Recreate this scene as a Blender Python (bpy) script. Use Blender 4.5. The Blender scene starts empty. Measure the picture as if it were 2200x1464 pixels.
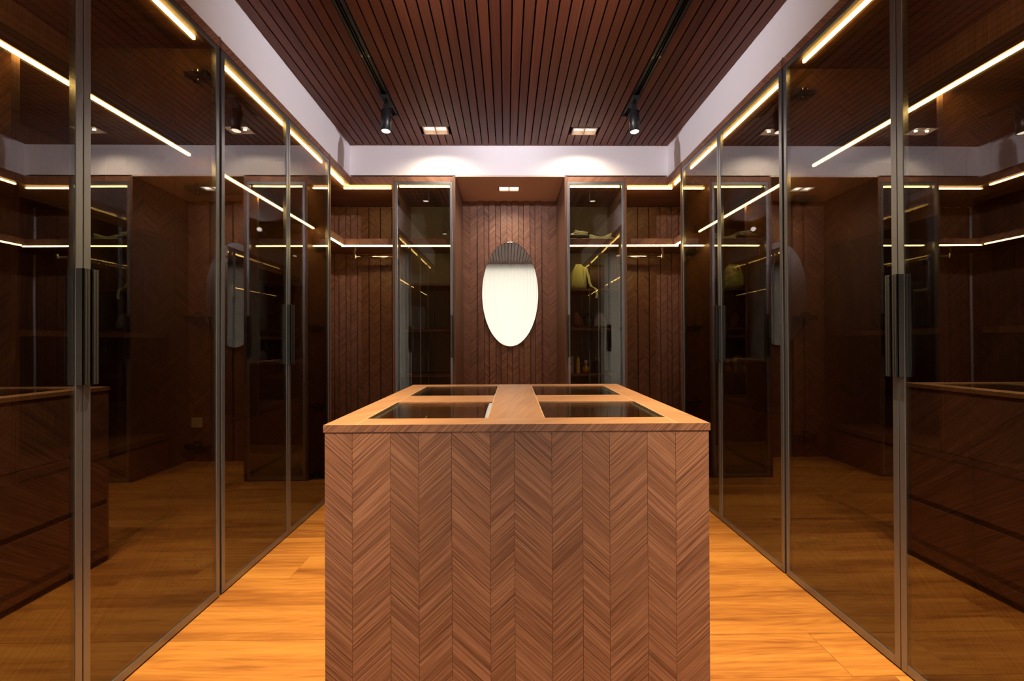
import bpy, bmesh, math, random
from mathutils import Vector, Matrix
random.seed(7)
SC = bpy.context.scene
COL = SC.collection

# ------------------------------------------------------------------ camera
def make_camera():
    yaw, pit, rol, f = 0.01283, 0.00468, -0.00399, 897.9
    fw = Vector((math.sin(yaw), math.cos(yaw), 0)); rt = Vector((math.cos(yaw), -math.sin(yaw), 0)); up = Vector((0, 0, 1))
    f2 = fw * math.cos(pit) + up * math.sin(pit); u2 = up * math.cos(pit) - fw * math.sin(pit)
    r2 = rt * math.cos(rol) + u2 * math.sin(rol); u3 = u2 * math.cos(rol) - rt * math.sin(rol)
    cd = bpy.data.cameras.new('camera'); cd.sensor_width = 36; cd.sensor_fit = 'HORIZONTAL'
    cd.lens = f * 36 / 2200; cd.clip_start = 0.02; cd.clip_end = 60
    c = bpy.data.objects.new('camera', cd); COL.objects.link(c)
    m = Matrix((r2, u3, -f2)).transposed().to_4x4(); m.translation = Vector((0, 0, 1.08))
    c.matrix_world = m
    SC.camera = c
make_camera()

# ------------------------------------------------------------------ exposure, world, daylight
SC.view_settings.view_transform = 'Standard'; SC.view_settings.look = 'None'
SC.view_settings.gamma = 1; SC.view_settings.use_curve_mapping = False
SC.view_settings.exposure = 0.3
SC.cycles.max_bounces = 10; SC.cycles.transparent_max_bounces = 24
SC.cycles.diffuse_bounces = 5; SC.cycles.glossy_bounces = 6
SC.cycles.caustics_reflective = False; SC.cycles.caustics_refractive = False
SC.cycles.sample_clamp_indirect = 4.0
W = bpy.data.worlds.new('world'); SC.world = W; W.use_nodes = True
W.node_tree.nodes['Background'].inputs[0].default_value = (0.75, 0.85, 1, 1)
W.node_tree.nodes['Background'].inputs[1].default_value = 1.0

DAY = 34.0          # daylight behind the curtain (W)
SPOT = 130.0          # each track spotlight
DOWN = 11.0          # each cell of the recessed downlights
FRONT = 1.9          # unseen fill heads aimed at the island front, relative to SPOT
WASH = 0.85          # unseen washers added to brighten the bulkheads, relative to SPOT
LED = 27.0            # emission of the strips
def area(name, loc, rot, sx, sy, w, c):
    l = bpy.data.lights.new(name, 'AREA'); l.shape = 'RECTANGLE'; l.size = sx; l.size_y = sy; l.energy = w; l.color = c
    o = bpy.data.objects.new(name, l); o.location = loc; o.rotation_euler = rot; COL.objects.link(o); return o
def spot(name, loc, rot, w, ang, blend, c, rad=0.02):
    l = bpy.data.lights.new(name, 'SPOT'); l.energy = w; l.spot_size = math.radians(ang); l.spot_blend = blend
    l.color = c; l.shadow_soft_size = rad
    o = bpy.data.objects.new(name, l); o.location = loc; o.rotation_euler = rot; COL.objects.link(o); return o
area('daylight_window', (0.06, -1.0, 1.45), (math.radians(90), 0, 0), 1.9, 2.4, DAY, (1.0, 0.92, 0.80))

# ------------------------------------------------------------------ key dimensions (metres)
XL, XR, YB, YA = -1.227, 1.286, 3.301, 3.88      # cabinet fronts, back cabinet front, back wall
HT, HC = 2.392, 2.638                            # cabinet top, slat underside
DP = 0.58                                        # cabinet depth
YR = -0.5                                        # rear end of the room

# ------------------------------------------------------------------ materials
def nt(name):
    m = bpy.data.materials.new(name); m.use_nodes = True; n = m.node_tree
    for x in list(n.nodes): n.nodes.remove(x)
    o = n.nodes.new('ShaderNodeOutputMaterial'); b = n.nodes.new('ShaderNodeBsdfPrincipled')
    n.links.new(b.outputs[0], o.inputs[0]); return m, n, b, o
def plain(name, col, rough=0.5, metal=0.0, noise=0.06, scale=30, bump=0.0, sheen=0, coat=0, spec=0.5):
    m, n, b, o = nt(name)
    b.inputs['Roughness'].default_value = rough; b.inputs['Metallic'].default_value = metal
    b.inputs['Specular IOR Level'].default_value = spec
    b.inputs['Sheen Weight'].default_value = sheen; b.inputs['Coat Weight'].default_value = coat
    tc = n.nodes.new('ShaderNodeTexCoord'); nz = n.nodes.new('ShaderNodeTexNoise'); nz.inputs['Scale'].default_value = scale
    nz.inputs['Detail'].default_value = 5
    n.links.new(tc.outputs['Object'], nz.inputs['Vector'])
    mx = n.nodes.new('ShaderNodeMix'); mx.data_type = 'RGBA'
    mx.inputs[6].default_value = tuple(c * (1 - noise) for c in col) + (1,); mx.inputs[7].default_value = tuple(min(1, c * (1 + noise)) for c in col) + (1,)
    n.links.new(nz.outputs['Fac'], mx.inputs[0]); n.links.new(mx.outputs[2], b.inputs['Base Color'])
    if bump:
        bp = n.nodes.new('ShaderNodeBump'); bp.inputs['Strength'].default_value = bump; bp.inputs['Distance'].default_value = 0.002
        n.links.new(nz.outputs['Fac'], bp.inputs['Height']); n.links.new(bp.outputs[0], b.inputs['Normal'])
    return m
def ramp(n, fac, stops):
    r = n.nodes.new('ShaderNodeValToRGB'); e = r.color_ramp.elements
    while len(e) < len(stops): e.new(0.5)
    for k, (p, c) in enumerate(stops): e[k].position = p; e[k].color = tuple(c) + (1,)
    n.links.new(fac, r.inputs[0]); return r.outputs[0]
def wood(name, stops, across=190, along=5, fine=700, rough=0.45, bump=0.25, figure=0.0, contrast=0.35, spec=0.4, tonal=0.18):
    """UV in metres, u runs with the grain, v across it"""
    m, n, b, o = nt(name); N = n.nodes.new; L = n.links.new
    b.inputs['Roughness'].default_value = rough; b.inputs['Specular IOR Level'].default_value = spec
    uv = N('ShaderNodeUVMap'); oi = N('ShaderNodeObjectInfo')
    mu = N('ShaderNodeMath'); mu.operation = 'MULTIPLY'; mu.inputs[1].default_value = 57.0; L(oi.outputs['Random'], mu.inputs[0])
    cb = N('ShaderNodeCombineXYZ'); L(mu.outputs[0], cb.inputs[0]); L(mu.outputs[0], cb.inputs[1])
    ad = N('ShaderNodeVectorMath'); ad.operation = 'ADD'; L(uv.outputs[0], ad.inputs[0]); L(cb.outputs[0], ad.inputs[1])
    def nz(su, sv, det=4, dist=0.0):
        mp = N('ShaderNodeMapping'); mp.inputs['Scale'].default_value = (su, sv, 1); L(ad.outputs[0], mp.inputs[0])
        t = N('ShaderNodeTexNoise'); t.inputs['Scale'].default_value = 1; t.inputs['Detail'].default_value = det
        t.inputs['Distortion'].default_value = dist; L(mp.outputs[0], t.inputs['Vector']); return t.outputs['Fac']
    a = nz(along, across, 3); c = nz(along * 6, fine, 2); d = nz(along * .35, across * .12, 3, 0.6)
    def mix(x, y, f):
        q = N('ShaderNodeMix'); q.inputs[0].default_value = f; L(x, q.inputs[2]); L(y, q.inputs[3]); return q.outputs[0]
    v = mix(mix(a, c, .36), d, contrast)
    if figure:
        mp = N('ShaderNodeMapping'); mp.inputs['Scale'].default_value = (1.1, 9, 1); L(ad.outputs[0], mp.inputs[0])
        w = N('ShaderNodeTexNoise'); w.inputs['Scale'].default_value = 1.0; w.inputs['Detail'].default_value = 1.5; L(mp.outputs[0], w.inputs['Vector'])
        mm = N('ShaderNodeMath'); mm.operation = 'MULTIPLY'; mm.inputs[1].default_value = 16; L(w.outputs['Fac'], mm.inputs[0])
        pp = N('ShaderNodeMath'); pp.operation = 'PINGPONG'; pp.inputs[1].default_value = 0.5; L(mm.outputs[0], pp.inputs[0])
        m2 = N('ShaderNodeMath'); m2.operation = 'MULTIPLY_ADD'; m2.inputs[1].default_value = .5; m2.inputs[2].default_value = .25; L(pp.outputs[0], m2.inputs[0])
        v = mix(v, m2.outputs[0], figure)
    col = ramp(n, v, stops)
    hs = N('ShaderNodeHueSaturation'); mr = N('ShaderNodeMapRange'); mr.inputs[3].default_value = 1 - tonal; mr.inputs[4].default_value = 1 + tonal
    sn = N('ShaderNodeMath'); sn.operation = 'FRACT'; m3 = N('ShaderNodeMath'); m3.operation = 'MULTIPLY'; m3.inputs[1].default_value = 7.31
    L(oi.outputs['Random'], m3.inputs[0]); L(m3.outputs[0], sn.inputs[0]); L(sn.outputs[0], mr.inputs[0])
    L(mr.outputs[0], hs.inputs['Value']); L(col, hs.inputs['Color']); L(hs.outputs[0], b.inputs['Base Color'])
    bp = N('ShaderNodeBump'); bp.inputs['Strength'].default_value = bump; bp.inputs['Distance'].default_value = 0.0015
    L(v, bp.inputs['Height']); L(bp.outputs[0], b.inputs['Normal'])
    return m
VEN = wood('chevron_veneer', [(.35, (.055, .021, .012)), (.44, (.150, .062, .036)), (.52, (.235, .103, .060)), (.64, (.36, .178, .110))], across=240, along=2.2, bump=.35, contrast=.20, tonal=.07)
TOPW = wood('island_top_veneer', [(.32, (.24, .10, .042)), (.5, (.38, .18, .078)), (.68, (.48, .25, .115))], across=120, along=5, bump=.08, rough=.4, contrast=.3, tonal=.05)
SLAT = wood('ceiling_slat_wood', [(.3, (.060, .014, .006)), (.5, (.120, .031, .012)), (.7, (.19, .056, .022))], across=90, along=1.6, fine=500, bump=.08, rough=.5, contrast=.4, tonal=.2)
FLO = wood('oak_plank_wood', [(.33, (.17, .048, .010)), (.42, (.36, .125, .022)), (.5, (.53, .205, .036)), (.62, (.66, .29, .056))], across=55, along=2.2, fine=330, bump=.05, rough=.42, contrast=.55, figure=.15, tonal=.10, spec=.35)
EDGE = wood('edge_band_wood', [(.3, (.085, .038, .022)), (.5, (.15, .072, .042)), (.7, (.20, .105, .064))], across=150, along=8, bump=.1, tonal=.05)
WHITE = plain('white_paint', (.88, .855, .91), .7, noise=.012, scale=4, bump=.03)
TAN = plain('alcove_ceiling_laminate', (.80, .60, .52), .55, noise=.03, scale=6)
DARK = plain('black_void_paint', (.012, .010, .010), .8)
BLK = plain('black_metal', (.012, .013, .015), .38, 0.0, coat=.1)
GRAPH = plain('graphite_aluminium', (.27, .28, .31), .34, 0.85, noise=.04, scale=60)
HAND = plain('handle_aluminium', (.105, .10, .098), .36, 0.8, noise=.05, scale=60)
CHROME = plain('chrome', (.75, .74, .72), .12, 1.0, noise=.02)
IVORY = plain('ivory_plastic', (.62, .52, .36), .45)
GREYM = plain('grey_metal', (.15, .135, .125), .5, .3)
def emis(name, col, s):
    m, n, b, o = nt(name); e = n.nodes.new('ShaderNodeEmission'); e.inputs[0].default_value = tuple(col) + (1,); e.inputs[1].default_value = s
    n.nodes.remove(b); n.links.new(e.outputs[0], o.inputs[0]); return m
LEDM = emis('led_light', (1, .72, .24), LED)
LAMP = emis('lamp_light', (1, .86, .66), 4)
LAMPC = emis('downlight_light', (1, .80, .55), 1.6)
def glass(name, tint, f0, wav=0.0):
    m, n, b, o = nt(name); n.nodes.remove(b); N = n.nodes.new; L = n.links.new
    t = N('ShaderNodeBsdfTransparent'); t.inputs[0].default_value = tuple(tint) + (1,)
    g = N('ShaderNodeBsdfGlossy'); g.inputs['Roughness'].default_value = 0.0; g.inputs[0].default_value = (1, 1, 1, 1)
    ge = N('ShaderNodeNewGeometry'); dt = N('ShaderNodeVectorMath'); dt.operation = 'DOT_PRODUCT'
    L(ge.outputs['Incoming'], dt.inputs[0]); L(ge.outputs['Normal'], dt.inputs[1])
    ab = N('ShaderNodeMath'); ab.operation = 'ABSOLUTE'; L(dt.outputs['Value'], ab.inputs[0])
    om = N('ShaderNodeMath'); om.operation = 'SUBTRACT'; om.inputs[0].default_value = 1; L(ab.outputs[0], om.inputs[1])
    pw = N('ShaderNodeMath'); pw.operation = 'POWER'; pw.inputs[1].default_value = 5; L(om.outputs[0], pw.inputs[0])
    fr = N('ShaderNodeMath'); fr.operation = 'MULTIPLY_ADD'; fr.inputs[1].default_value = 1 - f0; fr.inputs[2].default_value = f0; L(pw.outputs[0], fr.inputs[0])
    mx = N('ShaderNodeMixShader'); L(fr.outputs[0], mx.inputs[0]); L(t.outputs[0], mx.inputs[1]); L(g.outputs[0], mx.inputs[2]); L(mx.outputs[0], o.inputs[0])
    if wav:
        tc = N('ShaderNodeTexCoord'); z = N('ShaderNodeTexNoise'); z.inputs['Scale'].default_value = 3.0; z.inputs['Detail'].default_value = 0
        bp = N('ShaderNodeBump'); bp.inputs['Strength'].default_value = 1; bp.inputs['Distance'].default_value = wav
        L(tc.outputs['Object'], z.inputs['Vector']); L(z.outputs['Fac'], bp.inputs['Height']); L(bp.outputs[0], g.inputs['Normal'])
    return m
GLS = glass('bronze_tinted_glass', (.60, .55, .47), .135, 0.0003)
GLG = glass('grey_tinted_glass', (.80, .785, .745), .12, 0.0002)
CLR = glass('clear_tray_glass', (.90, .90, .86), .045)
def mirror_mat():
    m, n, b, o = nt('mirror_silver'); b.inputs['Metallic'].default_value = 1; b.inputs['Roughness'].default_value = 0.0
    b.inputs['Base Color'].default_value = (.93, .93, .93, 1); return m
MIR = mirror_mat()
def curtain_mat():
    m, n, b, o = nt('sheer_curtain_cloth'); n.nodes.remove(b); N = n.nodes.new; L = n.links.new
    t = N('ShaderNodeBsdfTranslucent'); t.inputs[0].default_value = (.9, .86, .80, 1)
    d = N('ShaderNodeBsdfDiffuse'); d.inputs[0].default_value = (.86, .83, .77, 1)
    mx = N('ShaderNodeMixShader'); mx.inputs[0].default_value = .45; L(t.outputs[0], mx.inputs[1]); L(d.outputs[0], mx.inputs[2]); L(mx.outputs[0], o.inputs[0])
    return m
CURT = curtain_mat()

# ------------------------------------------------------------------ mesh helpers
class MB:
    """collects shapes, then links them as one mesh object"""
    def __init__(s): s.v = []; s.f = []; s.uv = []; s.mi = []; s.mats = []; s.sm = []
    def mat(s, m):
        if m not in s.mats: s.mats.append(m)
        return s.mats.index(m)
    def box(s, x0, x1, y0, y1, z0, z1, m, g=90.0, fn=None):
        """g: grain angle in each face's own plane (x,z / y,z / x,y)"""
        i = len(s.v); k = s.mat(m)
        P = [(x, y, z) for z in (z0, z1) for y in (y0, y1) for x in (x0, x1)]
        if fn: s.v += [fn(*p) for p in P]
        else: s.v += P
        F = [((0, 1, 5, 4), 0, 2), ((2, 6, 7, 3), 0, 2), ((0, 4, 6, 2), 1, 2), ((1, 3, 7, 5), 1, 2), ((4, 5, 7, 6), 0, 1), ((0, 2, 3, 1), 0, 1)]
        a = math.radians(g); ca, sa = math.cos(a), math.sin(a)
        for q, u, w in F:
            s.f.append(tuple(i + j for j in q)); s.mi.append(k); s.sm.append(False)
            for j in q:
                A, B = P[j][u], P[j][w]; s.uv.append((A * ca + B * sa, -A * sa + B * ca))
        return s
    def rev(s, prof, m, c=(0, 0, 0), seg=20, M=None, smooth=True):
        """lathe of (r, z) profile about z at c; M optional matrix"""
        i = len(s.v); k = s.mat(m); n = len(prof)
        for (r, z) in prof:
            for t in range(seg):
                a = 2 * math.pi * t / seg; p = Vector((r * math.cos(a), r * math.sin(a), z))
                if M: p = M @ p
                s.v.append((p.x + c[0], p.y + c[1], p.z + c[2]))
        for r in range(n - 1):
            for t in range(seg):
                t2 = (t + 1) % seg; q = (i + r * seg + t, i + r * seg + t2, i + (r + 1) * seg + t2, i + (r + 1) * seg + t)
                s.f.append(q); s.mi.append(k); s.sm.append(smooth)
                s.uv += [(0, 0)] * 4
        for base, fl in ((i, True), (i + (n - 1) * seg, False)):
            q = [base + t for t in range(seg)]
            if fl: q.reverse()
            s.f.append(tuple(q)); s.mi.append(k); s.sm.append(False); s.uv += [(0, 0)] * seg
        return s
    def cyl(s, p0, p1, r, m, seg=14):
        p0 = Vector(p0); p1 = Vector(p1); d = p1 - p0
        M = d.to_track_quat('Z', 'Y').to_matrix()
        return s.rev([(r, 0), (r, d.length)], m, p0, seg, M)
    def grid(s, pts, m, close=False, smooth=True):
        """pts: rows of points"""
        i = len(s.v); k = s.mat(m); R = len(pts); Cn = len(pts[0])
        for r in pts: s.v += [tuple(p) for p in r]
        for r in range(R - 1):
            for c in range(Cn - (0 if close else 1)):
                c2 = (c + 1) % Cn
                s.f.append((i + r * Cn + c, i + r * Cn + c2, i + (r + 1) * Cn + c2, i + (r + 1) * Cn + c)); s.mi.append(k); s.sm.append(smooth); s.uv += [(0, 0)] * 4
        if close:
            for base, fl in ((i, True), (i + (R - 1) * Cn, False)):
                q = [base + t for t in range(Cn)]
                if fl: q.reverse()
                s.f.append(tuple(q)); s.mi.append(k); s.sm.append(smooth); s.uv += [(0, 0)] * Cn
        return s
    def mesh(s, name, fix=False):
        me = bpy.data.meshes.new(name); me.from_pydata(s.v, [], s.f)
        for m in s.mats: me.materials.append(m)
        me.polygons.foreach_set('material_index', s.mi); me.polygons.foreach_set('use_smooth', s.sm)
        ul = me.uv_layers.new(name='UVMap'); ul.data.foreach_set('uv', [c for p in s.uv for c in p])
        if fix:
            bm = bmesh.new(); bm.from_mesh(me); bmesh.ops.recalc_face_normals(bm, faces=bm.faces); bm.to_mesh(me); bm.free()
        me.update(); return me
    def obj(s, name, parent=None, bevel=0, fix=False, sub=0):
        o = bpy.data.objects.new(name, s.mesh(name, fix)); COL.objects.link(o)
        if parent: o.parent = parent
        if bevel:
            b = o.modifiers.new('bevel', 'BEVEL'); b.width = bevel; b.segments = 2; b.limit_method = 'ANGLE'
        if sub:
            b = o.modifiers.new('sub', 'SUBSURF'); b.levels = sub; b.render_levels = sub
        return o
def box(name, x0, x1, y0, y1, z0, z1, m, g=90.0, parent=None, bevel=0, fn=None):
    return MB().box(x0, x1, y0, y1, z0, z1, m, g, fn).obj(name, parent, bevel)
def tag(o, label, cat, group=None):
    o['label'] = label; o['category'] = cat
    if group: o['group'] = group
    return o
def thing(name, label, cat, group=None, loc=(0, 0, 0)):
    o = bpy.data.objects.new(name, None); COL.objects.link(o); o.empty_display_size = .1; o.location = loc
    return tag(o, label, cat, group)
def struct(o): o['kind'] = 'structure'; return o
WID = [.070, .099, .073, .085, .100, .063, .097, .080, .070, .099, .074, .087]

# ------------------------------------------------------------------ SETTING
# floor: subfloor with planks running left to right
flo = struct(box('floor', XL - DP - .05, XR + DP + .05, YR - .1, YA + .03, -.06, -.008, DARK))
pl_cache = {}
y = 1.937 - .2 * 12
row = 0
while y < YA:
    y0 = max(y, YR - .1); y1 = min(y + .2, YA + .02)
    if y1 > y0 + .01:
        x = XL - DP - .05 - random.uniform(0, 1.1)
        while x < XR + DP:
            a = max(x, XL - DP - .05); bb = min(x + 1.2, XR + DP + .05)
            if bb > a + .02:
                box('plank', a + .0006, bb - .0006, y0 + .0006, y1 - .0006, -.008, -random.uniform(0, .0004), FLO, 0, flo)
            x += 1.2
    y += .2; row += 1

# ceiling: dark slab with one timber slat after another, gaps of 8 mm
cei = struct(box('ceiling', XL - .02, XR + .02, YR - .1, YB + .02, 2.715, 2.76, DARK))
DLX = [(-.603, -.427), (.492, .668)]; DLY = (3.012, 3.122)
for k in range(-23, 23):
    x0 = .0315 + .0545 * k + .004; x1 = x0 + .0545 - .008
    segs = [(YR, YB - .001)]
    if k in (-15, 14): segs = [(2.862, YB - .001)]
    mb = MB()
    for (a, b) in segs:
        cut = any(x1 > dx0 and x0 < dx1 for dx0, dx1 in DLX)
        if cut: mb.box(x0, x1, a, DLY[0], HC, HC + .022, SLAT, 90); mb.box(x0, x1, DLY[1], b, HC, HC + .022, SLAT, 90)
        else: mb.box(x0, x1, a, b, HC, HC + .022, SLAT, 90)
    o = mb.obj('slat', cei)
# outer walls with the white bulkheads that hang above the cabinets
wl = struct(box('wall_left', XL - DP - .12, XL - DP - .02, YR - .1, YA + .12, -.05, 2.76, WHITE))
box('bulkhead', XL - DP - .03, XL, YR - .1, YA + .02, HT + .002, 2.715, WHITE, parent=wl)
wr = struct(box('wall_right', XR + DP + .02, XR + DP + .12, YR - .1, YA + .12, -.05, 2.76, WHITE))
box('bulkhead', XR, XR + DP + .03, YR - .1, YA + .02, HT + .002, 2.715, WHITE, parent=wr)
wb = struct(box('wall_back', XL - DP - .02, XR + DP + .02, YA + .022, YA + .12, -.05, 2.76, WHITE))
box('bulkhead', XL, XR, YB, YA + .02, HT + .012, 2.715, WHITE, parent=wb)
ac = MB()                      # ceiling panel of the alcove with the hole of its light left open
for a in ((-.40, -.066, YB, YA), (.116, .466, YB, YA), (-.066, .116, YB, 3.508), (-.066, .116, 3.625, YA)):
    ac.box(a[0], a[1], a[2], a[3], HT, HT + .011, TAN, 0)
ac.obj('alcove_ceiling', wb)
# ribbed timber panelling of the alcove: battens proud of flat strips
BAT0, PER, BW = -.263, .1063, .0555
def ribbed(x0, x1, z0, z1, parent, backname='backing_panel'):
    box(backname, x0, x1, YA + .006, YA + .02, z0, z1, DARK, 90, parent)
    k = int(math.floor((x0 - BAT0) / PER)) - 1
    s = 1
    while BAT0 + k * PER < x1:
        a = BAT0 + k * PER; b = a + BW
        al = k in range(0, 6) or not (-.42 < a < .48)
        aa, bb2 = max(a, x0), min(b, x1)
        if bb2 - aa > .006 and al: box('batten', aa, bb2, YA - .014, YA + .006, z0, z1, VEN, 42, parent)
        aa, bb2 = max(b, x0), min(a + PER, x1)
        if bb2 - aa > .006 and al and k != 5 or (k == -1 and -.42 < a): 
            if not (-.42 < x0 < 0 and k == -1): box('veneer_strip', aa + .0035, bb2 - .0035, YA + .002, YA + .006, z0, z1, VEN, -42, parent)
        k += 1
ribbed(-.42, .48, .0, HT, wb)
for a, b, g in ((-.42, -.338, -42), (-.337, -.264, 42), (.3235, .395, -42), (.396, .48, 42)):
    box('veneer_strip', a, b, YA + .001, YA + .006, 0, HT, VEN, g, wb)
# rear of the room: wall with a wide window behind the camera
WX0, WX1 = -.80, .92
wf = struct(box('wall_front', WX0, WX1, YR - .22, YR - .12, 2.58, 2.76, WHITE))
for a, b in ((XL - DP - .02, WX0), (WX1, XR + DP + .02)): box('side_wall', a, b, YR - .22, YR - .12, -.05, 2.76, VEN, 90, wf)
win = MB()
for x in (WX0, WX1 - .05): win.box(x, x + .05, YR - .2, YR - .15, 0, 2.58, GRAPH)
win.box(WX0, WX1, YR - .2, YR - .15, 0, .05, GRAPH); win.box(WX0, WX1, YR - .2, YR - .15, 2.53, 2.58, GRAPH)
win = struct(win.obj('window_1'))
box('pane', WX0 + .02, WX1 - .02, YR - .178, YR - .172, .04, 2.55, CLR, parent=win)
cu = MB(); rows = []
for z in (.01, .8, 1.6, 2.630):
    rows.append([(WX0 - .03 + (WX1 - WX0 + .06) * i / 200, YR - .07 + .006 * math.sin(i * .9) + .003 * math.sin(i * .23), z) for i in range(201)])
cu.grid(rows, CURT); tag(cu.obj('sheer_curtain'), 'white sheer curtain hanging in folds across the rear window, seen in the oval mirror', 'curtain')

# ------------------------------------------------------------------ WARDROBES
def hinge(name_parent, x, y, z, sx, side=True):
    """black cup hinge with chrome details; x is the door's inner face, sx the direction into the cabinet"""
    mb = MB()
    def B(a, b, c, d, e, f, m): mb.box(min(x + sx * a, x + sx * b), max(x + sx * a, x + sx * b), y + c, y + d, z + e, z + f, m)
    B(.004, .030, -.030, -.002, -.019, .010, BLK)
    B(.026, .095, -.016, 0, -.010, .012, BLK)
    B(.085, .112, -.012, 0, -.004, .014, BLK)
    B(.042, .075, -.006, 0, -.028, .028, BLK)
    B(.046, .062, -.019, -.006, .008, .020, CHROME); B(.030, .036, -.020, -.010, .006, .017, CHROME)
    B(.050, .056, -.012, -.006, -.024, -.014, CHROME); B(.068, .072, -.018, -.010, .010, .018, CHROME)
    return mb.obj('hinge', name_parent, .0015)
def strips_y(parent, yface, xa, xb, z0, z1, start=1, th=.0015):
    """chevron veneer strips on a face that looks toward -Y, widths counted from xa toward xb"""
    x = xa; k = 0; d = 1 if xb > xa else -1; g = start
    while (xb - x) * d > .004:
        w = WID[(k * 5 + 2) % 12]; e = x + d * w
        if (xb - e) * d < .02: e = xb
        box('veneer_strip', min(x, e) + .0004, max(x, e) - .0004, yface - th, yface, z0, z1, VEN, 42 * g, parent)
        x = e; k += 1; g = -g
def side_wardrobe(side, y0, y1, ym, yp, label, led_top, led_shelf, hinges=True, outlet=False):
    sx = -1 if side == 'L' else 1
    XF = XL if side == 'L' else XR
    def X(a, b): return tuple(sorted((XF + sx * a, XF + sx * b)))    # depth a..b behind the front plane
    t = thing('glass_wardrobe', label, 'wardrobe', loc=(0, 0, 0))
    T = .018
    # carcass
    for ya, yb, st in ((y0, y0 + T, 0), (y1 - T, y1, 1)):
        x0, x1 = X(.022, DP)
        p = box('side_panel', x0, x1, ya, yb, .02, HT, VEN, 90, t)
        if st: strips_y(p, ya, XF + sx * .022, XF + sx * (DP - .012), .02, 2.352, 1)
    x0, x1 = X(0, .0215); box('end_cap', x0, x1, y1 - .004, y1 + .004, 2.353, HT + .008, EDGE, 90, t)
    x0, x1 = X(.022, DP); box('top_panel', x0, x1, y0 + T, y1 - T, 2.334, 2.352, VEN, 0, t)
    x0, x1 = X(0, .02); box('frieze', x0, x1, y0 + .001, y1 - .005, 2.3545, HT, VEN, 45, t)
    x0, x1 = X(DP - .01, DP); box('back_panel', x0, x1, y0 + T, y1 - T, .02, 2.334, VEN, 90, t)
    x0, x1 = X(.03, DP); box('plinth', x0, x1, y0, y1, .0, .02, BLK, 0, t)
    # LED shelf
    x0, x1 = X(.10, DP - .01); s = box('led_shelf', x0, x1, y0 + T, y1 - T, 1.90, 1.918, VEN, 0, t)
    x0, x1 = X(.082, .10); box('shelf_lip', x0, x1, y0 + T, y1 - T, 1.872, 1.920, EDGE, 0, s)
    for (a, b) in led_shelf:
        x0, x1 = X(.087, .0965); o = box('led_strip', x0, x1, a, b, 1.8625, 1.8715, LEDM, parent=t)
    for (a, b) in led_top:
        x0, x1 = X(.036, .046); o = box('led_strip', x0, x1, a, b, 2.319, 2.3335, LEDM, parent=t)
    # partition, lower shelves, drawers
    x0, x1 = X(.105, DP - .01); p = box('partition', x0, x1, yp, yp + T, .70, 1.872, VEN, 90, t)
    strips_y(p, yp, XF + sx * .105, XF + sx * (DP - .012), .70, 1.871, 1)
    x0, x1 = X(.20, DP - .01)
    for a, b in ((y0 + T, yp - .001), (yp + T + .001, y1 - T)):
        for z in (1.515, 1.105):
            box('shelf', x0, x1, a, b, z, z + .018, EDGE, 0, t)
    box('drawer_unit_top', x0, x1, y0 + T, y1 - T, .68, .70, EDGE, 0, t)
    xa, xb = sorted((XF + sx * .205, XF + sx * .223))
    for a, b in ((y0 + T + .002, yp + T / 2 - .002), (yp + T / 2 + .002, y1 - T - .002)):
        for za, zb in ((.03, .34), (.365, .672)):
            dr = box('drawer', xa, xb, a, b, za, zb, VEN, 38 if za < .1 else -38, t)
    xa, xb = sorted((XF + sx * .23, XF + sx * (DP - .01))); box('drawer_carcass', xa, xb, y0 + T, y1 - T, .02, .678, DARK, 0, t)
    # doors: near leaf, far leaf
    FW = .020
    for n, (a, b, hy) in enumerate(((y0 + .003, ym - .0015, 1), (ym + .0015, y1 - .003, -1))):
        z0, z1 = .006, 2.3515; x0, x1 = X(0, .02)
        mb = MB()
        for (c, d) in ((a, a + FW), (b - FW, b)): mb.box(x0, x1, c, d, z0, z1, GRAPH)
        for (c, d) in ((z0, z0 + .028), (z1 - FW, z1)): mb.box(x0, x1, a + FW, b - FW, c, d, GRAPH)
        dr = mb.obj('door', t, .0012)
        g0, g1 = X(.002, .007); box('glass_pane', g0, g1, a + FW - .003, b - FW + .003, z0 + .025, z1 - FW + .003, GLS, parent=dr)
        hb = MB(); ya = b - .021 if n == 0 else a + .001; yb2 = ya + .020
        h0, h1 = sorted((XF - sx * .001, XF - sx * .0245)); h2, h3 = sorted((XF - sx * .018, XF - sx * .0245))
        hb.box(h0, h1, ya, ya + .0035, .963, 1.297, HAND); hb.box(h2, h3, ya, yb2, .963, 1.297, HAND)
        hb.box(h0, h1, yb2 - .0035, yb2, .963, 1.297, HAND); hb.box(h0, h1, ya + .0085, ya + .0115, .963, 1.297, HAND)
        hb.obj('handle', dr, .0008)
        if hinges and n == 1:
            for z in (2.215, 1.735, 1.185, .643, .17):
                hinge(dr, XF + sx * .018, y1 - T - .0035, z, sx)
    # strip of dark gasket between this cabinet and the next
    return t
wA = side_wardrobe('L', .632, 1.806, 1.2275, 1.142, 'nearest glass-door wardrobe on the left wall, with an ivory power socket inside', [(.66, 1.713)], [(.66, 1.755)])
wB = side_wardrobe('L', 1.814, 2.915, 2.369, 2.25, 'farther glass-door wardrobe on the left wall, beside the open corner shelving', [(1.87, 2.885)], [(1.86, 2.875)])
wC = side_wardrobe('R', .790, 1.918, 1.3565, 1.31, 'nearest glass-door wardrobe on the right, handles near the right picture edge', [(.82, 1.838)], [(.82, 1.852)])
wD = side_wardrobe('R', 1.926, 3.040, 2.506, 2.40, 'farther glass-door wardrobe on the right wall, beside the open corner shelving', [(1.985, 2.975)], [(1.99, 2.962)])
wE = side_wardrobe('L', YR, .624, .04, .08, 'glass-door wardrobe on the left wall level with the camera, outside the left picture edge', [(YR + .1, .54)], [(YR + .1, .56)], False)
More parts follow.
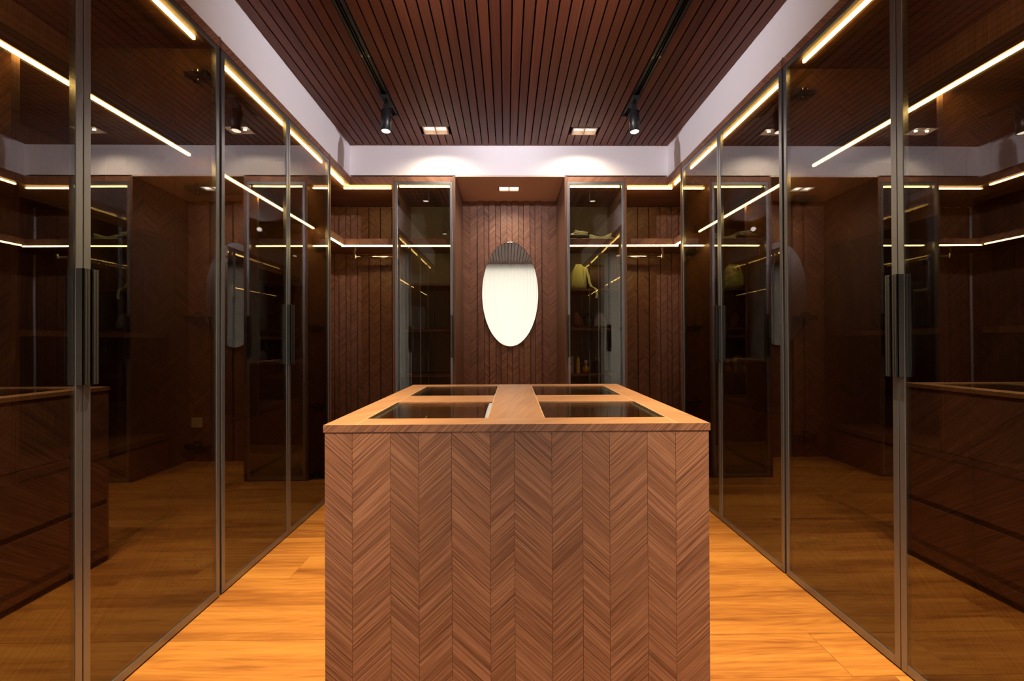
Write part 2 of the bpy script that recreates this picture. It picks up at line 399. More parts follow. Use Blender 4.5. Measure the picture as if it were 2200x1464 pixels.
wF = side_wardrobe('R', YR, .782, .14, .18, 'glass-door wardrobe on the right wall level with the camera, outside the right picture edge', [(YR + .1, .70)], [(YR + .1, .71)], False)

# power socket on the side panel of the nearest left wardrobe
so = MB(); so.box(-1.3295, -1.2865, 1.7795, 1.7864, .7265, .7675, IVORY); so.box(-1.318, -1.298, 1.7785, 1.7795, .735, .759, IVORY)
for z in (.741, .752): so.box(-1.3085, -1.3065, 1.7780, 1.7790, z - .003, z + .003, BLK)
tag(so.obj('power_socket', bevel=.001), 'ivory square power socket on the lit chevron side panel inside the nearest left wardrobe', 'socket')

# ------------------------------------------------------------------ open corner units and back glass cabinets
def corner(side):
    sx = -1 if side == 'L' else 1; XF = XL if sx < 0 else XR
    y0 = 2.9205 if sx < 0 else 3.0455
    xd0, xd1 = (-.897, -.880) if sx < 0 else (.940, .957)          # divider to the glass cabinet
    xi = xd0 if sx < 0 else xd1
    xo = XF + sx * DP
    t = thing('corner_shelving', 'open %s corner shelving unit with lit shelf and hanging rail beside the alcove cabinets' % ('left' if sx < 0 else 'right'), 'shelving')
    def bx(n, xa, xb, *r, **k): xa, xb = sorted((xa, xb)); return box(n, xa, xb, *r, **k)
    p = bx('divider', xd0, xd1, YB + .002, YA - .015, .0, HT + .006, EDGE, 90, parent=t)
    p = bx('end_panel', XF, xo, y0 + .000, y0 + .016, .0, HT + .006, EDGE, 90, parent=t)
    bx('top_panel', xi, xo, YB + .022, YA - .015, 2.335, 2.353, VEN, 0, parent=t)
    bx('top_panel', XF + sx * .022, xo, y0 + .017, YB + .021, 2.335, 2.353, VEN, 90, parent=t)
    bx('frieze', xi, XF, YB, YB + .02, 2.328, HT, VEN, 135 if sx < 0 else 45, parent=t)
    bx('frieze', XF, XF + sx * .02, y0 + .017, YB - .0005, 2.328, HT, VEN, 45, parent=t)
    bx('side_back_panel', xo, xo - sx * .010, y0 + .017, YA - .015, .0, 2.334, VEN, 90, parent=t)
    bx('plinth', xi, xo, YB + .06, YA - .015, 0, .02, BLK, 0, parent=t)
    # L shelf with lips
    s = bx('led_shelf', xi, xo - sx * .011, YB + .095, YA - .015, 1.902, 1.919, VEN, 0, parent=t)
    bx('shelf_lip', xi, XF + sx * .078, YB + .076, YB + .094, 1.870, 1.921, VEN, 135 if sx < 0 else 45, parent=s)
    s = bx('led_shelf', XF + sx * .097, xo - sx * .011, y0 + .017, YB + .094, 1.902, 1.919, VEN, 90, parent=t)
    bx('shelf_lip', XF + sx * .078, XF + sx * .096, y0 + .017, YB + .094, 1.870, 1.921, VEN, 45, parent=s)
    bx('led_strip', xi + sx * .025, XF + sx * (.070 if sx < 0 else .055), YB + .050, YB + .062, 2.316, 2.327, LEDM, parent=t)
    bx('led_strip', XF + sx * .038, XF + sx * .050, y0 + .03, YB - .03, 2.316, 2.327, LEDM, parent=t)
    bx('led_strip', xi + sx * .010, XF + sx * (.10 if sx < 0 else .115), YB + .080, YB + .090, 1.860, 1.8695, LEDM, parent=t)
    bx('led_strip', XF + sx * .082, XF + sx * .092, y0 + .03, YB + .045, 1.860, 1.8695, LEDM, parent=t)
    # hanging rail
    r = MB(); xe = XF + sx * (.080 if sx < 0 else .075); yr = 3.60
    n = 16; R = []
    for xx in (xi + sx * .001, xe):
        R.append([(xx, yr + .0075 * math.cos(2 * math.pi * i / n), 1.822 + .015 * math.sin(2 * math.pi * i / n)) for i in range(n)])
    r.grid(R, CHROME, True); rr = r.obj('hanging_rail', t, fix=True)
    br = MB(); br.box(min(xe, xe - sx * .02), max(xe, xe - sx * .02), yr - .009, yr + .009, 1.802, 1.902, CHROME); br.obj('rail_bracket', rr, .002)
    # ribbed back of battens and strips
    a, b = sorted((xi, xo - sx * .011)); ribbed(a, b, 0.02, 2.334, t, 'back_panel')
    return t
corner('L'); corner('R')

LINEN = plain('grey_linen_board', (.22, .195, .16), .8, noise=.12, scale=40, bump=.1)
def glass_cabinet(sx, xa, xb, da, db, hinge_left, shelves, label):
    """xa..xb carcass inner faces, da..db door edges"""
    t = thing('glass_cabinet', label, 'cabinet')
    if sx < 0: box('end_panel', -.4205, -.4005, YB, YA - .015, 0, HT + .006, EDGE, 90, t)
    else: box('end_panel', .4645, .4845, YB, YA - .015, 0, HT + .006, EDGE, 90, t)
    c0, c1 = (-.8795, -.421) if sx < 0 else (.485, .9395)
    box('top_panel', c0, c1, YB + .022, YA - .015, 2.334, 2.352, VEN, 0, t)
    box('frieze', c0, c1, YB, YB + .02, 2.3535, HT, VEN, 135 if sx < 0 else 45, t)
    box('back_panel', c0, c1, YA - .02, YA - .008, .02, 2.334, LINEN, 90, t)
    box('plinth', c0, c1, YB + .03, YA - .02, 0, .02, BLK, 0, t)
    # veneer on the inner face of the hinge side
    sp = c0 if hinge_left else c1
    s = box('led_shelf', c0, c1, YB + .095, YA - .021, 1.902, 1.919, VEN, 0, t)
    box('shelf_lip', c0, c1, YB + .076, YB + .094, 1.870, 1.921, VEN, 135 if sx < 0 else 45, s)
    e = .03
    box('led_strip', c0 + e, c1 - e, YB + .034, YB + .045, 2.323, 2.3335, LEDM, parent=t)
    box('led_strip', c0 + e, c1 - e, YB + .080, YB + .090, 1.860, 1.8695, LEDM, parent=t)
    for z in shelves: box('shelf', c0, c1, YB + .215, YA - .021, z - .018, z, EDGE, 0, t)
    box('drawer', c0 + .003, c1 - .003, YB + .215, YB + .233, .03, .60, VEN, 42, t)
    FW = .020; z0, z1 = .006, 2.352; mb = MB()
    for (c, d) in ((da, da + FW), (db - FW, db)): mb.box(c, d, YB, YB + .02, z0, z1, GRAPH)
    for (c, d) in ((z0, z0 + .028), (z1 - .022, z1)): mb.box(da + FW, db - FW, YB, YB + .02, c, d, GRAPH)
    dr = mb.obj('door', t, .0012)
    box('glass_pane', da + FW - .003, db - FW + .003, YB + .002, YB + .007, z0 + .025, z1 - .019, GLG, parent=dr)
    hx = (db - .018) if hinge_left else da - .002
    hb = MB(); hb.box(hx, hx + .0035, YB - .0245, YB - .001, .963, 1.297, HAND); hb.box(hx + .0165, hx + .020, YB - .0245, YB - .001, .963, 1.297, HAND)
    hb.box(hx, hx + .02, YB - .0245, YB - .018, .963, 1.297, HAND); hb.obj('handle', dr, .0008)
    for z in (2.215, 1.735, 1.185, .643):
        mb = MB(); d = 1 if hinge_left else -1; x = sp
        def B(a, b, c, dd, e2, f, m): mb.box(min(x + d * a, x + d * b), max(x + d * a, x + d * b), YB + .020 + c, YB + .020 + dd, z + e2, z + f, m)
        B(.001, .030, .002, .028, -.019, .010, BLK); B(0.001, .016, .026, .095, -.010, .012, BLK); B(.001, .006, .042, .075, -.028, .028, BLK)
        B(.006, .019, .046, .062, .008, .020, CHROME); B(.010, .020, .006, .010, .006, .017, CHROME)
        mb.obj('hinge', dr, .0015)
    return t
glass_cabinet(-1, -.88, -.42, -.878, -.4235, True, (1.578, 1.194, .81), 'empty tall glass-door cabinet left of the mirror alcove')
glass_cabinet(1, .485, .94, .4855, .939, False, (1.533, 1.200, .813), 'tall glass-door cabinet right of the mirror alcove, holding clothes, bags and perfume')

# ------------------------------------------------------------------ MIRROR
mi = MB(); n = 72; cx, cz, ra, rb = .0345, 1.5265, .2625, .4845
R = [[(cx + (ra - i) * math.cos(2 * math.pi * t / n), yy, cz + (rb - i) * math.sin(2 * math.pi * t / n)) for t in range(n)] for yy, i in ((YA - .0145, .0), (YA - .020, .0), (YA - .0215, .004))]
mi.grid(R, MIR, True, smooth=False)
mro = mi.obj('oval_mirror', fix=True); tag(mro, 'tall frameless oval mirror hung on the ribbed alcove wall', 'mirror')

# ------------------------------------------------------------------ ISLAND
IC = [(-.475, 1.087), (.530, 1.083), (.5585, 2.116), (-.472, 2.121)]
X0, X1, Y0, Y1 = -.474, .544, 1.085, 2.119
def isl(x, y, z):
    u = (x - X0) / (X1 - X0); v = (y - Y0) / (Y1 - Y0)
    a = [IC[0][i] * (1 - u) + IC[1][i] * u for i in (0, 1)]; b = [IC[3][i] * (1 - u) + IC[2][i] * u for i in (0, 1)]
    return (a[0] * (1 - v) + b[0] * v, a[1] * (1 - v) + b[1] * v, z)
T = thing('island', 'chevron veneered dressing island with glass display trays in its top, centre of the room', 'island')
ZT, ZU = .868, .849
def ib(name, x0, x1, y0, y1, z0, z1, m, g=90, parent=T, bevel=0): return box(name, x0, x1, y0, y1, z0, z1, m, g, parent, bevel, isl)
ib('body', X0 + .008, X1 - .008, Y0 + .008, Y1 - .008, .0, .745, DARK)
px = [-.4705, -.400, -.301, -.228, -.143, -.043, .020, .117, .197, .267, .366, .440, .527]
sc = (X1 - X0 - .006) / (px[-1] - px[0])
px = [X0 + .003 + (p - px[0]) * sc for p in px]
for k in range(12):
    ib('veneer_strip', px[k] + (.0004 if k else 0), px[k + 1] - .0004, Y0 + .003, Y0 + .008, 0.001, ZU - .0015, VEN, -42 if k % 2 == 0 else 42)
for k in range(12):
    ib('veneer_strip', px[k] + .0004, px[k + 1] - .0004, Y1 - .008, Y1 - .003, 0.001, ZU - .0015, VEN, -42 if k % 2 == 0 else 42)
ym = (Y0 + Y1) / 2
for xa, xb in ((X0 + .003, X0 + .008), (X1 - .008, X1 - .003)):
    for ya, yb in ((Y0 + .0085, ym - .001), (ym + .001, Y1 - .0085)):
        for za, zb in ((.03, .285), (.312, .56), (.564, ZU - .002)):
            ib('drawer_front', xa, xb, ya, yb, za, zb, VEN, 42 if ya < ym - .1 else -42)
# upper frame of the body between the trays
for a in ((X0 + .008, -.40, Y0 + .008, Y1 - .008), (.462, X1 - .008, Y0 + .008, Y1 - .008), (-.045, .108, Y0 + .008, Y1 - .008),
          (-.40, -.045, Y0 + .008, 1.165), (.108, .462, Y0 + .008, 1.165), (-.40, -.045, 1.512, 1.668), (.108, .462, 1.512, 1.668),
          (-.40, -.045, 2.056, Y1 - .008), (.108, .462, 2.056, Y1 - .008)):
    ib('inner_rail', *a, .745, ZU - .002, EDGE, 0)
S1, S2, S3, S4 = -.3905, -.0495, .1135, .4585
ib('top_board', X0, S1 - .0005, Y0 + .001, Y1, ZU, ZT, TOPW, 60, bevel=.0006)
ib('top_board', S4 + .0005, X1, Y0 + .001, Y1, ZU, ZT, TOPW, 120, bevel=.0006)
ib('top_board', S2 + .0005, S3 - .0005, 1.176, Y1, ZU, ZT, TOPW, 80, bevel=.0006)
ib('top_board', S1 + .0005, S4 - .0005, Y0 + .001, 1.1755, ZU, ZT, TOPW, 28, bevel=.0006)
for a, b in ((S1, S2), (S3, S4)):
    for c, d in ((1.499, 1.678), (2.036, Y1)): ib('top_board', a + .0005, b - .0005, c, d, ZU, ZT, TOPW, 20, bevel=.0006)
SEAMHL = plain('painted_seam_highlight', (.62, .40, .22), .5)  # pale lines paint in the light caught by the cut seam edges
for a in (S1, S4): ib('seam_highlight', a - .0012, a + .0012, Y0 + .001, Y1 - .001, ZT - .002, ZT + .0002, SEAMHL, 90)
for a in (S2 + .001, S3 - .001): ib('seam_highlight', a - .0012, a + .0012, 1.176, 2.036, ZT - .002, ZT + .0002, SEAMHL, 90)
ib('edge_band', X0, X1, Y0, Y0 + .0008, ZU, ZT, VEN, 42)
PANES = [(S1, S2, 1.1765, 1.498), (S3, S4, 1.1765, 1.498), (S1, S2, 1.679, 2.0355), (S3, S4, 1.679, 2.0355)]
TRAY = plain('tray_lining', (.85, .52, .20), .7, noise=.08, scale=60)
TRAYREFL = plain('tray_lining_reflection', (.38, .33, .26), .8, noise=.08, scale=60)  # lining colour lifted to grey in place of the reflection on the panes
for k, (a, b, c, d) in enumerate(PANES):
    L = TRAY if k in (0,) else TRAYREFL
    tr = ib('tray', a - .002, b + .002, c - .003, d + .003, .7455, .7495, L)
    q = MB(); q.box(a - .004, a, c, d, .75, ZU - .001, EDGE, fn=isl); q.box(b, b + .003, c, d, .75, ZU - .001, TOPW, fn=isl)
    q.box(a, b, c - .003, c, .75, ZU - .001, EDGE, fn=isl); q.box(a, b, d, d + .003, .75, ZU - .001, EDGE, fn=isl); q.obj('tray_wall', tr)
    x = (a + b) / 2 + .02
    box('tray_divider', x, x + .006, c + .001, d - .001, .75, .80, L, 90, tr, 0, isl)
    ib('glass_pane', a + .001, b - .001, c + .001, d - .001, .8615, .8655, CLR)
    ra0 = (a + .001, a + .018) if k % 2 == 0 else (b - .018, b - .001)
    ib('glass_rail', ra0[0], ra0[1], c + .002, d - .002, .8575, .8610, GREYM, bevel=.0008)
ib('glass_stop', S1 + .001, S1 + .004, 1.68, 1.70,   .8655, .8675, CHROME)

# ------------------------------------------------------------------ CEILING LAMPS
def downlight(x0, x1, y0, y1, z, label, warm=(1, .80, .56), w=DOWN, dd=.030):
    t = thing('recessed_downlight', label, 'lamp')
    mb = MB(); e = .006; zf = z - .0015
    for a in ((x0 - .002, x1 + .002, y0 - .002, y0 + e), (x0 - .002, x1 + .002, y1 - e, y1 + .002), (x0 - .002, x0 + e, y0 + e, y1 - e), (x1 - e, x1 + .002, y0 + e, y1 - e)):
        mb.box(*a, zf, z + dd, FRM)
    mb.obj('frame', t)
    xm = (x0 + x1) / 2; box('cell_bar', xm - .004, xm + .004, y0 + e, y1 - e, z + .001, z + dd - .001, FRM, parent=t)
    box('housing', x0, x1, y0, y1, z + dd + .0001, z + dd + .001, FRM, parent=t)
    for a, b in ((x0 + e, xm - .004), (xm + .004, x1 - e)):
        r = MB(); r.rev([(.001, z + dd - .0055), (.020, z + dd - .0055), (.027, z + dd - .0045)], LAMP, ((a + b) / 2, (y0 + y1) / 2, 0), 20)
        r.obj('lamp_bulb', t)
        box('reflector', a, b, y0 + e, y1 - e, z + dd - .003, z + dd - .0005, LAMPC, parent=t)
        spot('downlight_beam', ((a + b) / 2, (y0 + y1) / 2, z + .003), (0, 0, 0), w, 150, 1.0, warm, .006)
FRM = plain('downlight_frame', (.62, .45, .36), .5)
downlight(*DLX[0], *DLY, HC, 'square twin recessed downlight in the slatted ceiling, left one near the back wall')
downlight(*DLX[1], DLY[0] + .016, DLY[1] + .001, HC, 'square twin recessed downlight in the slatted ceiling, right one near the back wall')
downlight(-.063, .113, 3.511, 3.622, HT, 'square twin recessed downlight in the ceiling of the mirror alcove', w=11.0, dd=.010)

for nm, x in (('left', -.7588), ('right', .8218)):
    tr = thing('lighting_track', 'black %s-hand lighting track let in between the ceiling slats' % nm, 'track')
    box('channel', x - .0245, x + .0245, YR, 2.860, HC + .021, HC + .03, BLK, parent=tr)
    for s in (-1, 1):
        box('rail', x + s * .019 - .0055, x + s * .019 + .0055, YR, 2.860, HC - .006, HC + .0208, BLK, parent=tr)
        box('inner_rail', x + s * .006 - .002, x + s * .006 + .002, YR, 2.860, HC + .004, HC + .0208, BLK, parent=tr)
    box('end_cap', x - .0245, x + .0245, 2.8605, 2.866, HC - .008, HC + .03, BLK, parent=tr)
    d = 1 if x < 0 else -1
    box('end_tab', min(x, x + d * .028), max(x, x + d * .028), 2.842, 2.860, HC - .012, HC - .0065, BLK, parent=tr)
    for i, (yy, tl) in enumerate(((2.66, 4), (1.46, 3), (1.08, 3), (.02, 3))):
        lab = 'black cylindrical track spotlight at the far end of the %s-hand ceiling track' % nm if i == 0 else \
              'black cylindrical track spotlight on the %s-hand track, %s, above the picture' % (nm, ('over the island', 'added bulkhead washer between island and camera', 'added fill head right above the camera')[i - 1])
        t = thing('track_spotlight', lab, 'lamp')
        box('adapter', x - .022, x + .022, yy - .055, yy + .055, HC - .030, HC - .0065, BLK, parent=t, bevel=.002)
        MB().cyl((x, yy, HC - .030), (x, yy, HC - .075), .009, BLK).box(x - .016, x + .016, yy - .012, yy + .016, HC - .078, HC - .045, BLK).obj('stem', t)
        M = Matrix.Rotation(math.radians(-tl), 3, 'X')
        if i == 3:     # unseen heads, tilted to add fill on the front of the island
            M = Matrix.Rotation(math.radians(27), 3, 'X')
        if i == 2:     # unseen heads added to brighten the opposite white bulkhead
            M = Vector((-(1.9 * d), -2.1, -.26)).to_track_quat('Z', 'Y').to_matrix()
        c = (x, yy, HC - .070 - (.03 if i == 2 else 0))
        b = MB(); b.rev([(.026, -.010), (.031, -.014), (.031, -.148), (.028, -.149), (.027, -.140)], BLK, c, 28, M); b.obj('lamp_body', t)
        MB().rev([(.0005, -.1455), (.0265, -.1455), (.0265, -.1435)], LAMP, c, 24, M).obj('lens', t)
        p = M @ Vector((0, 0, -.155))
        spot('spot_beam', (c[0] + p.x, c[1] + p.y, c[2] + p.z), M.to_euler(), SPOT * (.28, 1.18, WASH, FRONT)[i], (85, 76, 84, 52)[i], 1.0, (1, .93, .97) if i == 2 else (1, .79, .50), .028 if i == 2 else .012)

# ------------------------------------------------------------------ THINGS IN THE RIGHT GLASS CABINET
CREAM = plain('cream_cotton', (.88, .85, .66), .9, noise=.1, scale=90, bump=.3)
LIME = plain('lime_cotton', (.80, .84, .36), .9, noise=.12, scale=60, bump=.4, sheen=.2)
BCLOTH = plain('black_cotton', (.020, .016, .016), .9, noise=.2, scale=80, bump=.3)
BROWN = plain('brown_leather', (.085, .038, .016), .5, noise=.2, scale=40, bump=.3)
MAROON = plain('maroon_leather', (.13, .030, .020), .5, noise=.2, scale=40, bump=.2)
GREYC = plain('grey_cotton', (.30, .29, .30), .9, noise=.15, scale=70, bump=.4)
GOLD = plain('gold_metal', (.80, .52, .20), .25, 1.0)
AMBER = plain('amber_glass', (.55, .24, .03), .08, noise=.05, coat=1)
HONEY = plain('honey_glass', (.70, .55, .12), .08, noise=.05, coat=1)
CLEARB = plain('clear_bottle_glass', (.55, .50, .45), .05, noise=.05, coat=1)
BGL = plain('black_glass', (.012, .012, .012), .08, coat=1)
WBOX = plain('white_card', (.62, .60, .58), .7)
LABEL = plain('pink_label', (.62, .36, .28), .7)
def P(px_, py_, y):       # pixel -> x, z on the plane at depth y (used once for laying out)
    s = 897.9 / y; return (px_ - 1087 + .0) / s, 1.08 + (736 - py_) / s
def folded(name, parent, x0, x1, y0, y1, z0, h, m, wob=.004, seed=0, rise=0):
    """folded cloth: rounded slab with a soft folded front and an uneven top"""
    rnd = random.Random(seed); nu, rows = 14, []
    prof = [(0, .12), (-.5, .0), (0, 0), ]
    ring = []
    m_ = 14
    for i in range(nu + 1):
        u = i / nu; x = x0 + (x1 - x0) * u
        e = min(u, 1 - u); sh = min(1, .35 + (e * 5) ** .6)
        wz = wob * math.sin(u * 7 + seed) + rise * abs(u - .45) ** 2 * 4
        wy = wob * math.sin(u * 9 + seed * 2)
        r = []
        for j in range(m_):
            a = 2 * math.pi * j / m_; cy = math.copysign(abs(math.cos(a)) ** .35, math.cos(a)); cz_ = math.copysign(abs(math.sin(a)) ** .6, math.sin(a))
            yy = (y0 + y1) / 2 + cy * (y1 - y0) / 2 + wy
            zz = z0 + h / 2 + cz_ * h / 2 * sh + (wz if cz_ > -.2 else 0)
            r.append((x, yy, max(z0, zz)))
        rows.append(r)
    mb = MB(); mb.grid(rows, m, True)
    return mb.obj(name, parent, fix=True)
ZS = 1.9195
t = thing('folded_clothes', 'stack of folded clothes, cream over black over cream, at the left of the top shelf', 'clothes')
folded('garment', t, .517, .675, 3.40, 3.56, ZS, .012, CREAM, .001, 1)
folded('garment', t, .520, .680, 3.405, 3.56, ZS + .012, .024, BCLOTH, .002, 2)
folded('garment', t, .515, .672, 3.41, 3.56, ZS + .036, .016, LIME, .003, 3)
folded('garment', t, .545, .672, 3.41, 3.55, ZS + .052, .020, CREAM, .004, 4)
folded('collar', t, .560, .590, 3.415, 3.46, ZS + .072, .010, CREAM, .001, 5)
t = thing('folded_clothes', 'flat pair of folded pale lime clothes in front of the black bag, top shelf', 'clothes')
folded('garment', t, .686, .880, 3.40, 3.52, ZS, .013, CREAM, .001, 6, .006)
folded('garment', t, .688, .862, 3.405, 3.51, ZS + .013, .016, LIME, .003, 7, .024)
bg = MB(); rows = []
for i in range(13):
    u = i / 12; x = .70 + .17 * u; hh = .094 * (1 - .55 * abs(2 * u - 1) ** 4); d = .055 * (1 - .4 * abs(2 * u - 1) ** 3)
    rows.append([(x, 3.66 + d * math.copysign(abs(math.cos(a)) ** .6, math.cos(a)), ZS + .003 + hh / 2 + hh / 2 * math.copysign(abs(math.sin(a)) ** .6, math.sin(a)) + .003 * math.sin(u * 11 + 2 * a)) for a in [2 * math.pi * j / 14 for j in range(14)]])
bg.grid(rows, BCLOTH, True); t = bg.obj('soft_bag', fix=True); tag(t, 'soft black bag lying behind the folded lime clothes on the top shelf', 'bag')
mb = MB()
for i in range(8):
    a0, a1 = math.pi * i / 8, math.pi * (i + 1) / 8
    mb.cyl((.765 + .045 * math.cos(a0), 3.60, ZS + .07 + .022 * math.sin(a0)), (.765 + .045 * math.cos(a1), 3.60, ZS + .07 + .022 * math.sin(a1)), .004, BCLOTH, 8)
mb.obj('handle', t)

# lime drawstring bag on the second shelf
def blob(name, parent, cx_, cy_, z0, hts, m, n=20, wr=.05, seed=1, flat=1.0):
    """soft upright shape; hts: list of (z, rx, ry, dx)"""
    rows = []
    for k, (z, rx, ry, dx) in enumerate(hts):
        r = []
        for j in range(n):
            a = 2 * math.pi * j / n; w = 1 + wr * math.sin(3 * a + seed + k * .9) + wr * .6 * math.sin(7 * a + seed * 3 + k * .35)
            r.append((cx_ + dx + rx * w * math.cos(a), cy_ + ry * w * math.sin(a), z0 + z))
        rows.append(r)
    mb = MB(); mb.grid(rows, m, True); return mb.obj(name, parent, fix=True, sub=1)
t = thing('drawstring_bag', 'slouched lime cloth bag with a strap hanging over the shelf edge, second shelf', 'bag')
Z2 = 1.5335
blob('bag_body', t, .622, 3.60, Z2, [(0, .045, .035, 0), (.004, .072, .055, 0), (.04, .078, .060, -.003), (.09, .076, .058, -.004), (.14, .068, .050, .0), (.18, .050, .040, .004), (.205, .034, .028, .004), (.222, .022, .018, .0)], LIME, 24, .07, 3)
def ribbon(name, parent, pts, w, th, m, axis=(1, 0, 0)):
    mb = MB(); A = Vector(axis) * (w / 2); R = []
    for i, p in enumerate(pts):
        p = Vector(p); q = Vector(pts[min(i + 1, len(pts) - 1)]) - Vector(pts[max(i - 1, 0)]); nn = q.cross(A).normalized() * th / 2
        R.append([p - A - nn, p + A - nn, p + A + nn, p - A + nn])
    mb.grid(R, m, True, smooth=False); return mb.obj(name, parent, fix=True)
ribbon('strap', t, [(.655, 3.548, Z2 + .185), (.680, 3.54, Z2 + .17), (.698, 3.535, Z2 + .10), (.705, 3.528, Z2 + .05), (.720, 3.520, Z2 + .015), (.742, 3.512, Z2 + .006), (.757, 3.505, Z2 - .012), (.762, 3.504, Z2 - .06), (.755, 3.506, Z2 - .082)], .020, .003, LIME)
ribbon('strap', t, [(.66, 3.545, Z2 + .19), (.668, 3.535, Z2 + .15), (.664, 3.53, Z2 + .09), (.645, 3.536, Z2 + .03), (.628, 3.540, Z2 + .008)], .012, .003, LIME)
ribbon('fold_flap', t, [(.60, 3.545, Z2 + .21), (.585, 3.538, Z2 + .17), (.570, 3.536, Z2 + .10), (.562, 3.542, Z2 + .03)], .018, .003, LIME)
# dark brown handbag beside it
t = thing('leather_handbag', 'dark brown leather handbag with brass clasp beside the lime bag, second shelf', 'bag')
b = MB(); rows = []
for z, hx, hy in ((0, .078, .045), (.10, .074, .042), (.19, .066, .024), (.222, .062, .012)):
    rows.append([(.775 + (z * .10) + hx * math.copysign(abs(math.cos(a)) ** .35, math.cos(a)), 3.66 + hy * math.copysign(abs(math.sin(a)) ** .35, math.sin(a)), Z2 + z) for a in [2 * math.pi * j / 20 for j in range(20)]])
b.grid(rows, BROWN, True); b.obj('bag_body', t, fix=True)
q = MB(); q.cyl((.845, 3.632, Z2 + .215), (.815, 3.640, Z2 + .222), .004, GOLD, 10); q.rev([(.007, -.004), (.009, 0), (.007, .004)], GOLD, (.83, 3.633, Z2 + .221), 14); q.obj('clasp', t)
q = MB()
pts = [(.722 + .022 * math.cos(a), 3.612, Z2 + .165 + .045 * math.sin(a)) for a in [math.pi * i / 8 for i in range(9)]]
for i in range(8): q.cyl(pts[i], pts[i + 1], .0035, BROWN, 8)
q.obj('carry_handle', t)
# third shelf: two pouches, a dark cap and a grey cap
Z3 = 1.2005
t = thing('leather_pouch', 'maroon leather pouch with a stitched edge, leaning on the third shelf left of the caps', 'pouch')
blob('pouch_body', t, .625, 3.585, Z3, [(0, .048, .022, 0), (.03, .050, .024, -.004), (.08, .040, .020, -.012), (.115, .024, .014, -.02), (.135, .010, .008, -.026)], MAROON, 18, .03, 2)
mb = MB(); pts = [(.600 + .0, 3.562, Z3 + .130), (.608, 3.560, Z3 + .10), (.614, 3.558, Z3 + .06), (.622, 3.556, Z3 + .02), (.630, 3.556, Z3 + .004)]
for i in range(4): mb.cyl(pts[i], pts[i + 1], .0016, GOLD, 6)
mb.obj('stitching', t)
def cap(x, y, z, r, h, m, mb_, label, cat='cap'):
    t = thing('baseball_cap', label, cat)
    blob('crown', t, x, y, z, [(0.0, r * .96, r * .96, 0), (.018, r, r, 0), (h * .5, r * .93, r * .92, .0), (h * .8, r * .70, r * .68, -.003), (h * .96, r * .38, r * .36, -.004), (h, r * .05, r * .05, -.004)], m, 22, .025, 5)
    b = MB(); R0, R1 = [], []
    for i in range(13):
        a = math.pi * (1.08 + .84 * i / 12); e = math.sin(math.pi * i / 12)
        R0.append([(x + r * .97 * math.cos(a), y + r * .97 * math.sin(a), z + .010 + .008 * e), (x + (r * (.97 + .5 * e)) * math.cos(a) * .9, y + r * (.97 + .5 * e) * math.sin(a), z + .003 + .006 * e),
                   (x + (r * (.97 + .5 * e)) * math.cos(a) * .9, y + r * (.97 + .5 * e) * math.sin(a), z + .001 + .006 * e), (x + r * .97 * math.cos(a), y + r * .97 * math.sin(a), z + .006 + .008 * e)])
    b.grid(R0, mb_, True); b.obj('brim', t, fix=True)
    MB().rev([(.003, 0), (.006, .002), (.003, .005)], m, (x - .004, y, z + h - .002), 10).obj('button', t)
    return t
cap(.712, 3.625, Z3, .046, .128, BCLOTH, MAROON, 'dark cap with a maroon brim between the pouch and the grey cap, third shelf')
cap(.815, 3.625, Z3, .058, .140, GREYC, BCLOTH, 'light grey cap with a black brim, rightmost on the third shelf')
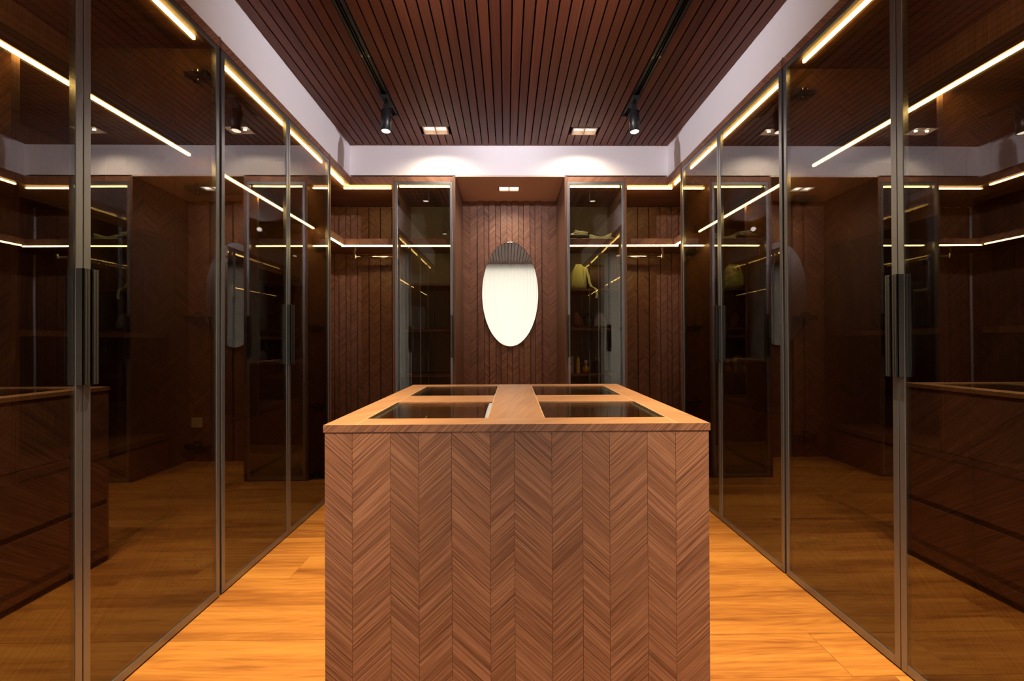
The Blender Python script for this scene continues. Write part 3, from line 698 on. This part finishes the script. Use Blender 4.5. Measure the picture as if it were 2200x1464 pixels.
# bottom shelf: box and bottles
Z4 = .8135
def bottle(name, x, y, prof, mg, capp, mc, label, liquid=None, extra=None):
    t = thing(name, label, 'bottle')
    mb = MB(); mb.rev(prof, mg, (x, y, Z4), 22); mb.obj('glass_body', t)
    mb = MB(); mb.rev(capp, mc, (x, y, Z4), 18); mb.obj('cap', t)
    if extra: extra(t)
    return t
tag(box('gift_box', .520, .582, 3.63, 3.67, Z4, Z4 + .145, WBOX, bevel=.001), 'pale upright card box behind the perfume bottles on the lowest lit shelf', 'box')
def lb(t): box('label', .538, .558, 3.540, 3.5425, Z4 + .018, Z4 + .055, LABEL, parent=t)
bottle('perfume_bottle', .548, 3.56, [(.013, 0), (.016, .004), (.016, .055), (.008, .066)], CLEARB, [(.006, .066), (.006, .090), (.003, .094)], GOLD, 'small slim clear perfume bottle with pink label, leftmost on the shelf', extra=lb)
bottle('perfume_bottle', .612, 3.575, [(.016, 0), (.020, .010), (.014, .045), (.017, .090), (.014, .125), (.006, .134)], HONEY, [(.007, .134), (.008, .143), (.004, .147)], GOLD, 'tall curved honey-coloured perfume bottle, second from the left')
bottle('perfume_bottle', .655, 3.65, [(.014, 0), (.016, .01), (.016, .10), (.008, .125), (.006, .155)], MAROON, [(.009, .155), (.007, .172), (.002, .180)], BGL, 'tall dark red bottle standing behind the round amber bottle')
t = bottle('perfume_bottle', .680, 3.575, [(.022, 0), (.031, .006), (.033, .035), (.026, .056), (.012, .064), (.010, .082)], AMBER, [(.013, .082), (.016, .088), (.016, .112), (.013, .114)], CLEARB, 'squat round amber perfume bottle with a large clear stopper')
MB().rev([(.0265, .054), (.027, .057), (.0265, .060)], CHROME, (.680, 3.575, Z4), 22).obj('collar', t)
t = thing('perfume_bottle', 'square black perfume bottle with a gold top, right of the others', 'bottle')
box('glass_body', .745, .792, 3.565, 3.600, Z4, Z4 + .105, BGL, parent=t, bevel=.004)
MB().rev([(.008, .105), (.010, .108), (.010, .135), (.008, .138)], GOLD, (.766, 3.582, Z4), 18).obj('cap', t)
bottle('perfume_bottle', .803, 3.61, [(.008, 0), (.009, .003), (.009, .080), (.005, .086)], BGL, [(.007, .086), (.007, .100), (.005, .102)], BGL, 'thin black bottle at the right of the black square bottle')

GROUPS = {'glass_wardrobe': 'glass-door wardrobes along the side walls', 'corner_shelving': 'open corner shelving units', 'glass_cabinet': 'glass cabinets beside the mirror alcove',
          'recessed_downlight': 'recessed twin downlights', 'lighting_track': 'ceiling lighting tracks', 'track_spotlight': 'spotlights on the ceiling tracks',
          'folded_clothes': 'folded clothes on the top shelf', 'baseball_cap': 'caps on the third shelf', 'perfume_bottle': 'perfume bottles on the lowest lit shelf'}
for o in COL.objects:
    k = o.name.split('.')[0]
    if not o.parent and k in GROUPS: o['group'] = GROUPS[k]
